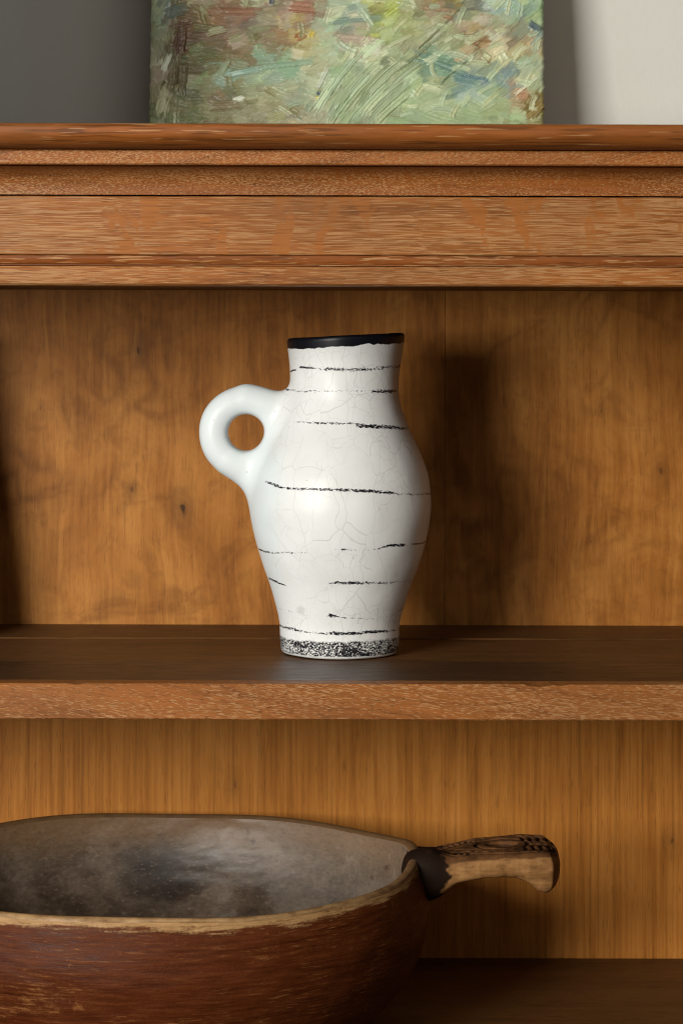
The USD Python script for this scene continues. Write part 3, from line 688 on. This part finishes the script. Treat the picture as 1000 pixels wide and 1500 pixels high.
def sd_hd(x, y, z):
    lean = z + 0.0  # top slopes very little
    a = fs(x, lean); b = ft_(x, y)
    d = smax(a, b, 0.011)
    hole = np.sqrt(((x - HC[0]) / 1.3) ** 2 + (y - HC[1]) ** 2) - 0.0105
    d = smax(d, -np.maximum(hole, -0.176 - z), 0.002)
    up_ = np.clip((z + 0.178) / 0.006, 0, 1)
    lump = np.sqrt(((x - hx(627)) / 1.1) ** 2 + (y - YH + 0.022) ** 2 + ((z - LZ) / 1.15) ** 2) - 0.0195
    return smin(d + cf(x, y) * 0.0030 * up_, lump, 0.010) + (meshkit.noise(np.stack([x, y, z], -1) * 130.0, 8) - 0.5) * 0.0006
Vh, Fh, Nh = surface_nets(sd_hd, (0.036, -0.086, -0.216), (0.196, 0.016, -0.140), 0.0009)
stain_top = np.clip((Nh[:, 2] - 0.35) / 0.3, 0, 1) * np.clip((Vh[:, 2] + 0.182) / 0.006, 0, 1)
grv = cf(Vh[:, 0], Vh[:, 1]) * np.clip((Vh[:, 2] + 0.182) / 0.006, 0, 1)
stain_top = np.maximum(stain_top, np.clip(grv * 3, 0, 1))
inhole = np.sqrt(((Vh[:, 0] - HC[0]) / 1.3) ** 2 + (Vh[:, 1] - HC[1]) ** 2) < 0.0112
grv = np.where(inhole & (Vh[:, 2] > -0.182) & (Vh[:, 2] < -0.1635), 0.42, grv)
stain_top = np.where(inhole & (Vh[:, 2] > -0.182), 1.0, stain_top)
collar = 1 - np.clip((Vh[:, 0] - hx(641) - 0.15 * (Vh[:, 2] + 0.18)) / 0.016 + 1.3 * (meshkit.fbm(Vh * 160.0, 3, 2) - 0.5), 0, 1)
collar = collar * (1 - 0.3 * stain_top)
def handle_mat():
    g = G(); p = g.pos()
    top = g.attr('stain', 'fac'); gr = g.attr('groove', 'fac'); co = g.attr('collar', 'fac')
    n = g.noise(g.mapping(p, scale=(40, 300, 300)), scale=1.0, detail=4.0, rough=0.6)
    n2 = g.noise(p, scale=45.0, detail=5.0, rough=0.65)
    pale = g.ramp(g.math('multiply_add', n2, 0.65, g.math('multiply', n, 0.35)), [(0.34, (0.085, 0.036, 0.012)), (0.50, (0.24, 0.115, 0.040)), (0.66, (0.36, 0.19, 0.072))])
    dark = g.ramp(n2, [(0.35, (0.050, 0.022, 0.009)), (0.65, (0.17, 0.072, 0.026))])
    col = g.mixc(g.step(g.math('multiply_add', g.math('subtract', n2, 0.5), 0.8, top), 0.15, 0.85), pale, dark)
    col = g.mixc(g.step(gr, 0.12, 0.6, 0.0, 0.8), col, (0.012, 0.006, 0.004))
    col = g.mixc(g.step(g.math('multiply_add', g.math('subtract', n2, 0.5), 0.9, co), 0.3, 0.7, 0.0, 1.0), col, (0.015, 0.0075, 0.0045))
    return g.done('carved_handle_wood', base_color=col, roughness=0.65, specular_ior_level=0.07, normal=g.bump(n2, 0.001, 0.5))
M['handle'] = handle_mat()
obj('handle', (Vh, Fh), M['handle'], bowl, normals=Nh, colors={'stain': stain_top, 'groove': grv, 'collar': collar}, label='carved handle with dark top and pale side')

# ------------------------------------------------------------------ the painting
PY = 0.135                                  # front face at its foot
pw = [P(217.5, 0, PY)[0], P(796.5, 0, PY)[0]]
W, H = pw[1] - pw[0], 0.46
res = 0.00055
nx, nz = int(W / res), int(H / res)
img = np.zeros((nz, nx, 3)); hgt = np.zeros((nz, nx))
def tocell(px, py):          # photo pixel -> (col, row from the bottom)
    x, z = P(px, py, PY + 0.01)
    return (x - pw[0]) / res, (z - ZT) / res
# colour seeds: px, py, rgb
seeds = [(225, 20, 150,160,130), (235, 60, 120,120,90), (228, 110, 140,130,110), (235, 150, 175,170,140), (245, 165, 110,105,60), (225, 172, 90,95,50),
 (250, 15, 85,100,95), (262, 55, 90,60,35), (275, 90, 95,75,40), (262, 120, 80,62,28), (270, 150, 100,100,60), (265, 35, 110,75,40),
 (290, 10, 120,100,60), (300, 30, 150,90,50), (310, 60, 110,85,60), (300, 78, 92,100,45), (320, 95, 105,85,45), (300, 120, 125,130,85), (300, 165, 125,125,80),
 (340, 20, 150,95,65), (350, 45, 135,105,85), (345, 70, 145,100,65), (340, 100, 135,110,60), (335, 112, 130,165,150), (330, 145, 130,110,75), (345, 165, 140,135,100),
 (370, 15, 135,120,95), (380, 45, 145,135,105), (375, 65, 130,120,70), (390, 95, 120,160,135), (380, 120, 150,170,130), (390, 150, 150,140,105), (360, 170, 150,145,110),
 (420, 8, 165,120,100), (430, 30, 160,140,110), (420, 65, 140,100,60), (440, 52, 185,150,70), (425, 100, 120,155,130), (415, 130, 160,165,130), (430, 160, 150,140,110), (460, 170, 170,160,130),
 (450, 15, 160,100,75), (470, 35, 150,160,130), (445, 85, 180,160,110), (470, 80, 170,165,125), (455, 110, 175,175,145), (450, 140, 140,165,140),
 (500, 15, 160,180,160), (505, 30, 105,135,125), (520, 55, 185,155,145), (490, 70, 165,170,140), (500, 100, 150,170,130), (490, 140, 150,165,125), (520, 150, 155,170,130), (510, 172, 140,165,130),
 (550, 12, 130,125,60), (570, 12, 185,195,90), (545, 50, 160,170,100), (540, 70, 190,200,160), (560, 90, 150,160,120), (550, 120, 170,180,150), (545, 160, 165,175,135), (575, 150, 150,170,120),
 (600, 20, 165,160,100), (610, 45, 160,165,120), (600, 80, 155,160,120), (590, 110, 145,160,120), (600, 140, 160,180,130), (600, 172, 150,175,130),
 (635, 15, 165,120,90), (640, 40, 155,155,120), (650, 65, 160,165,120), (640, 92, 110,150,125), (655, 110, 110,145,130), (640, 130, 150,170,120), (650, 160, 160,180,130),
 (680, 5, 110,115,100), (690, 28, 170,140,115), (670, 50, 155,155,110), (680, 60, 190,150,110), (700, 58, 150,95,50), (690, 90, 165,165,125), (680, 118, 95,135,150), (700, 130, 140,165,140), (690, 160, 155,175,125),
 (725, 5, 160,175,180), (730, 30, 150,150,115), (740, 50, 150,125,95), (730, 70, 210,190,150), (725, 90, 170,170,120), (735, 118, 110,140,155), (730, 150, 150,165,115), (760, 140, 190,130,95),
 (755, 10, 140,170,160), (770, 15, 120,160,120), (760, 45, 135,130,100), (780, 40, 80,110,120), (785, 12, 175,195,130), (775, 70, 190,150,100), (770, 95, 150,165,140), (785, 110, 170,180,140), (790, 55, 200,205,170), (770, 125, 190,195,150), (792, 130, 165,170,130), (780, 160, 130,105,45), (787, 150, 150,125,50), (760, 165, 170,185,145)]
sd_ = np.array(seeds, float)
sxy = np.array([tocell(a, b) for a, b in sd_[:, :2]])
# above the visible part: the same family of colours
extra_xy = np.stack([rng.uniform(0, nx, 140), rng.uniform(tocell(0, -8)[1], nz, 140)], 1)
extra_c = sd_[rng.integers(0, len(sd_), 140), 2:]
sxy = np.vstack([sxy, extra_xy]); scol = np.vstack([sd_[:, 2:], extra_c])
tree_ = cKDTree(sxy)
def palette(c, r):
    d, i = tree_.query([c, r], k=3)
    w = 1 / (d + 6) ** 2; w /= w.sum()
    k = rng.choice(3, p=w)
    return scol[i[k]] * 0.75 + (scol[i] * w[:, None]).sum(0) * 0.25
def angle_at(c, r):
    px = c / nx * 579 + 217; py = 178 - r * res * FPX / 2.245
    if py > 60 and 470 < px < 600 and (px - 500) < 0.9 * (190 - py): a = 52
    elif py > 45 and 520 < px < 690: a = -12 if py > 100 else 18
    elif py > 90 and px > 600: a = -8
    elif px < 262: a = 80
    elif px < 480: a = 8
    elif px > 720: a = 40
    else: a = 20
    return math.radians(a + rng.normal(0, 14))
yy, xx = np.mgrid[0:nz, 0:nx]
def stroke(c, r, ang, length, width, col, hh=1.0, opac=0.95, streak=16.0, curve_=0.0):
    m = int(length * 0.55 + width + 3)
    c0, c1, r0, r1 = max(0, int(c) - m), min(nx, int(c) + m), max(0, int(r) - m), min(nz, int(r) + m)
    if c1 <= c0 or r1 <= r0: return
    X = xx[r0:r1, c0:c1] - c; Y = yy[r0:r1, c0:c1] - r
    u = X * math.cos(ang) + Y * math.sin(ang); v = -X * math.sin(ang) + Y * math.cos(ang)
    v = v - curve_ * u * u / max(length, 1)
    nb = 24
    prof = rng.normal(0, 1, nb); prof = ndimage.gaussian_filter1d(prof, 0.7)
    ends = ndimage.gaussian_filter1d(rng.uniform(0.35, 1.1, nb), 1.0)
    q = np.clip((v / width + 0.5), 0, 0.999) * (nb - 1)
    br = np.interp(q, np.arange(nb), prof); en = np.interp(q, np.arange(nb), ends)
    inside = np.clip((0.5 * width - np.abs(v)) / 1.2 + 0.5, 0, 1) * np.clip((0.5 * length * en - np.abs(u)) / 1.5 + 0.5, 0, 1)
    fade = np.clip(1.25 - (u / length + 0.5) * 0.6 + br * 0.18, 0, 1)
    a = inside * opac * fade
    shade = br * streak
    sl = (slice(r0, r1), slice(c0, c1))
    img[sl] = img[sl] * (1 - a[..., None]) + (np.array(col) + shade[..., None]) * a[..., None]
    edge = np.exp(-((np.abs(v) - 0.42 * width) / 1.6) ** 2) * 0.7
    hgt[sl] = hgt[sl] * (1 - 0.55 * a) + a * hh * (0.5 + 0.42 * br + edge)
img[:] = (140, 145, 110)
for L_, W_, n_, o_ in ((110, 46, 500, .95), (70, 26, 1300, .92), (54, 22, 1300, .88), (34, 13, 420, .65), (10, 5, 260, .6)):
    for _ in range(n_):
        c, r = rng.uniform(0, nx), rng.uniform(0, nz) * (1 if rng.uniform() < 0.35 else 0.40)
        px = c / nx * 579 + 217; py = 178 - r * res * FPX / 2.245
        calm = (470 < px < 700 and py > 70)
        if calm and W_ < 8 and rng.uniform() < 0.72: continue
        col = palette(c, r) + rng.normal(0, 6 if not calm else 4, 3) + rng.normal(0, 9 if not calm else 7)
        k = rng.uniform()
        if k < 0.02: col = col * 0.75
        elif k > 0.95: col = col * 0.6 + 95
        stroke(c, r, angle_at(c, r), L_ * rng.uniform(0.5, 1.2) * (1.3 if calm else 0.8), W_ * rng.uniform(0.6, 1.2), col, hh=0.7 + 0.25 * (W_ < 12), opac=o_ * rng.uniform(0.6, 1), streak=7, curve_=rng.normal(0, 0.12))
def feat(px, py, ang, ln, wd, col, **k):
    c, r = tocell(px, py); kk = FPX / 2.245 * res
    stroke(c, r, math.radians(ang), ln / kk, wd / kk, col, **k)
for a in [(690, 116, -10, 60, 5, (70, 110, 140)), (678, 121, -14, 44, 7, (85, 130, 130)), (640, 95, -18, 90, 16, (105, 145, 125)), (660, 105, -22, 60, 10, (95, 135, 125)), (615, 78, 40, 120, 4, (115, 125, 90)), (668, 103, 42, 90, 3, (90, 110, 80)),
          (640, 45, 45, 110, 3, (110, 110, 70)), (575, 14, 38, 38, 7, (190, 200, 80)), (548, 54, 10, 18, 8, (185, 195, 70)), (455, 52, 70, 14, 7, (225, 180, 40)), (438, 55, 30, 22, 12, (170, 90, 45)), (465, 140, 60, 10, 6, (50, 65, 100)), (463, 147, 30, 8, 4, (200, 170, 60)),
          (640, 14, -6, 60, 7, (160, 110, 80)), (655, 27, -20, 20, 7, (165, 110, 75)), (700, 58, 0, 40, 11, (150, 95, 55)), (730, 70, 30, 26, 20, (215, 195, 155)), (762, 140, 10, 22, 18, (195, 130, 95)), (784, 155, 55, 52, 24, (125, 95, 35)), (780, 165, 40, 40, 12, (150, 115, 45)),
          (770, 128, 38, 60, 4, (225, 225, 205)), (782, 40, -30, 24, 9, (60, 80, 100)), (395, 3, 80, 12, 7, (60, 65, 95)), (440, 12, -6, 50, 16, (165, 90, 65)), (350, 18, 0, 70, 12, (150, 85, 55)), (255, 18, 20, 40, 18, (85, 100, 95)), (262, 62, 85, 50, 18, (85, 48, 30)), (264, 118, 85, 60, 18, (78, 62, 25)),
          (348, 150, 20, 22, 9, (225, 225, 225)), (360, 108, 12, 70, 8, (130, 170, 165)), (345, 111, 15, 24, 6, (175, 205, 205)), (420, 98, 6, 90, 7, (120, 155, 130)), (238, 160, 75, 34, 18, (190, 185, 155)), (243, 95, 70, 40, 9, (200, 205, 205)), (330, 160, 5, 60, 14, (130, 108, 75)), (470, 120, 65, 50, 5, (190, 195, 190)), (520, 60, -5, 70, 12, (185, 150, 140)), (520, 30, 5, 90, 10, (110, 140, 130))]:
    feat(*a, hh=1.4, opac=0.85)
for k in range(70):      # cream and pale green dabs, thick
    feat(rng.uniform(470, 790), rng.uniform(-10, 175), rng.normal(30, 40), rng.uniform(14, 46), rng.uniform(5, 12), np.array([(205, 205, 172), (178, 192, 150), (165, 185, 158), (190, 190, 140)][k % 4]) + rng.normal(0, 6), hh=1.2, opac=0.7, curve_=rng.normal(0, 0.3))
for k in range(26):
    feat(rng.uniform(225, 470), rng.uniform(-10, 175), rng.normal(15, 40), rng.uniform(12, 40), rng.uniform(5, 12), np.array([(150, 152, 105), (120, 112, 60), (165, 165, 130), (140, 160, 135)][k % 4]) + rng.normal(0, 6), hh=1.2, opac=0.7, curve_=rng.normal(0, 0.3))
for k in range(16):      # the sweep of long diagonal strokes
    feat(485 + k * 6.5 + rng.normal(0, 3), 138 + rng.normal(0, 12), 55 - k * 0.9, 85 + rng.normal(0, 14), 7 + rng.uniform(0, 7), np.array((152, 168, 132)) + rng.normal(0, 4, 3) + rng.normal(0, 13) + (22 if k % 4 == 0 else 0), hh=1.6, opac=0.8, curve_=-0.15)
weave = 0.07 * (np.sin(xx * res / 0.0011 * 2 * math.pi) + np.sin(yy * res / 0.0011 * 2 * math.pi))
hm = ndimage.gaussian_filter(hgt, 0.6) + weave + 0.35 * (meshkit.fbm(np.stack([xx * 0.05, yy * 0.05, xx * 0], -1), 3, 4) - 0.5)
vis = np.arange(nz)[:, None, None] * res < 0.2
lum = img.mean(2, keepdims=True)
img = img * 0.66 + (lum * np.array((0.96, 1.07, 0.85))) * 0.34
img = img * 0.95 + 8
pc = lin(np.clip(img, 8, 250)) * 1.0
rows = np.unique(np.concatenate([np.arange(0, min(nz, int(0.19 / res))), np.linspace(int(0.19 / res), nz - 1, 90).astype(int)]))
cols = np.arange(nx)
LEAN = math.radians(7.5)
def place(x, t, zloc):
    """canvas coordinates: along, out of the face, up -> world (leaning back)"""
    return np.stack([x, PY - t * math.cos(LEAN) + zloc * math.sin(LEAN), ZT + 0.0005 + 0.02 * math.sin(LEAN) + zloc * math.cos(LEAN) + t * math.sin(LEAN) - 0.0], -1)
C, Rr = np.meshgrid(cols, rows)
edge_w = (meshkit.fbm(np.stack([rows * 0.12, rows * 0, rows * 0], -1), 3, 11) - 0.5) * 0.0022
edge_e = (meshkit.fbm(np.stack([rows * 0.12, rows * 0 + 5, rows * 0], -1), 3, 12) - 0.5) * 0.0022
fr = C / (nx - 1)
Xc = pw[0] + edge_w[:, None] * (1 - fr) + (W + edge_e[:, None]) * fr
depth = hm[np.ix_(rows, cols)] * 0.00095
rnd = np.minimum(np.minimum(C, nx - 1 - C) * res, Rr * res)
depth = depth - 0.002 * np.clip(1 - rnd / 0.003, 0, 1) ** 2
front = place(Xc, depth, Rr * res)
nr, nc = front.shape[:2]
i, j = np.meshgrid(np.arange(nr - 1), np.arange(nc - 1), indexing='ij')
a = i * nc + j
fq = np.stack([a, a + 1, a + nc + 1, a + nc], -1).reshape(-1, 4)
ffr = np.vstack([fq[:, [0, 1, 2]], fq[:, [0, 2, 3]]])
loop = np.concatenate([np.arange(nc), np.arange(1, nr) * nc + nc - 1, (nr - 1) * nc + np.arange(nc - 2, -1, -1), np.arange(nr - 2, 0, -1) * nc])
fv = front.reshape(-1, 3); fcol = pc[np.ix_(rows, cols)].reshape(-1, 3)
back = fv[loop] + np.array([0, 0.021 * math.cos(LEAN), -0.021 * math.sin(LEAN)])
painting = thing('painting', 'unframed canvas thick with green, ochre and rust brushstrokes leaning against the wall', 'painting', (float(pw[0] + W / 2), PY, ZT))
g = G()
pcol = g.attr('paint', 'color')
M['paint'] = g.done('oil_paint', base_color=pcol, roughness=0.42, specular_ior_level=0.4, normal=g.bump(g.noise(g.pos(), scale=900.0, detail=2.0), 0.0003, 0.35))
_, _, nf = meshkit.arrays((fv, ffr), True)
obj('painted_face', (fv, ffr), M['paint'], painting, normals=nf, colors={'paint': fcol})
k = len(loop)
sv = np.vstack([fv[loop], back]); q = np.arange(k)
sf = np.vstack([np.stack([q, k + q, k + (q + 1) % k], 1), np.stack([q, k + (q + 1) % k, (q + 1) % k], 1)])
obj('canvas_edge', (sv, sf), M['paint'], painting, smooth=60, colors={'paint': np.vstack([fcol[loop], fcol[loop] * 0.8])}) if False else None
_, _, ns = meshkit.arrays((sv, sf), True)
obj('canvas_edge', (sv, sf), M['paint'], painting, normals=ns, colors={'paint': np.vstack([fcol[loop], fcol[loop] * 0.8])})
g = G()
M['linen'] = g.done('raw_linen', base_color=g.ramp(g.noise(g.pos(), scale=700.0), [(0.3, (0.40, 0.34, 0.25)), (0.7, (0.50, 0.43, 0.33))]), roughness=0.9)
x0, x1 = pw[0] + 0.003, pw[1] - 0.003
bv = place(np.array([x0, x1, x1, x0]), np.full(4, -0.0205), np.array([0.002, 0.002, H - 0.004, H - 0.004]))
obj('canvas_back', (bv, np.array([[0, 3, 2], [0, 2, 1]])), M['linen'], painting, smooth=False)

# ------------------------------------------------------------------ just outside the picture on the left: a box added to shade the wall, and a vase
box_ = thing('shade_box', 'unseen plain box added on the dresser top to shade the wall left of the painting', 'box', (-0.44, -0.11, ZT))
obj('box_body', rbox(-0.60, -0.297, -0.165, -0.06, ZT, ZT + 0.30, 0.002), M['board'], box_)
obj('lid', rbox(-0.603, -0.2955, -0.168, -0.057, ZT + 0.301, ZT + 0.325, 0.003), M['board'], box_)

vase = thing('dark_vase', 'tall dark tapering vase standing on the middle shelf near its left end', 'vase', (-0.420, 0.105, 0.0))
vp = np.array([(0.0, 0.0), (0.080, 0.0), (0.086, 0.004), (0.080, 0.08), (0.068, 0.17), (0.056, 0.24), (0.053, 0.265), (0.057, 0.276), (0.052, 0.278), (0.046, 0.262), (0.0, 0.255)])
vt = np.concatenate([[0], np.cumsum(np.linalg.norm(np.diff(vp, axis=0), axis=1))]); vq = np.linspace(0, vt[-1], 90)
vm = trimesh.creation.revolve(np.stack([np.interp(vq, vt, vp[:, 0]), np.interp(vq, vt, vp[:, 1])], 1), sections=64)
vm.apply_translation((-0.420, 0.105, 0.0005))
g = G()
M['stoneware'] = g.done('stoneware', base_color=g.ramp(g.noise(g.pos(), scale=30.0, detail=4.0), [(0.3, (0.05, 0.035, 0.025)), (0.7, (0.10, 0.075, 0.055))]), roughness=0.5)
obj('vase_body', vm, M['stoneware'], vase, smooth=40)
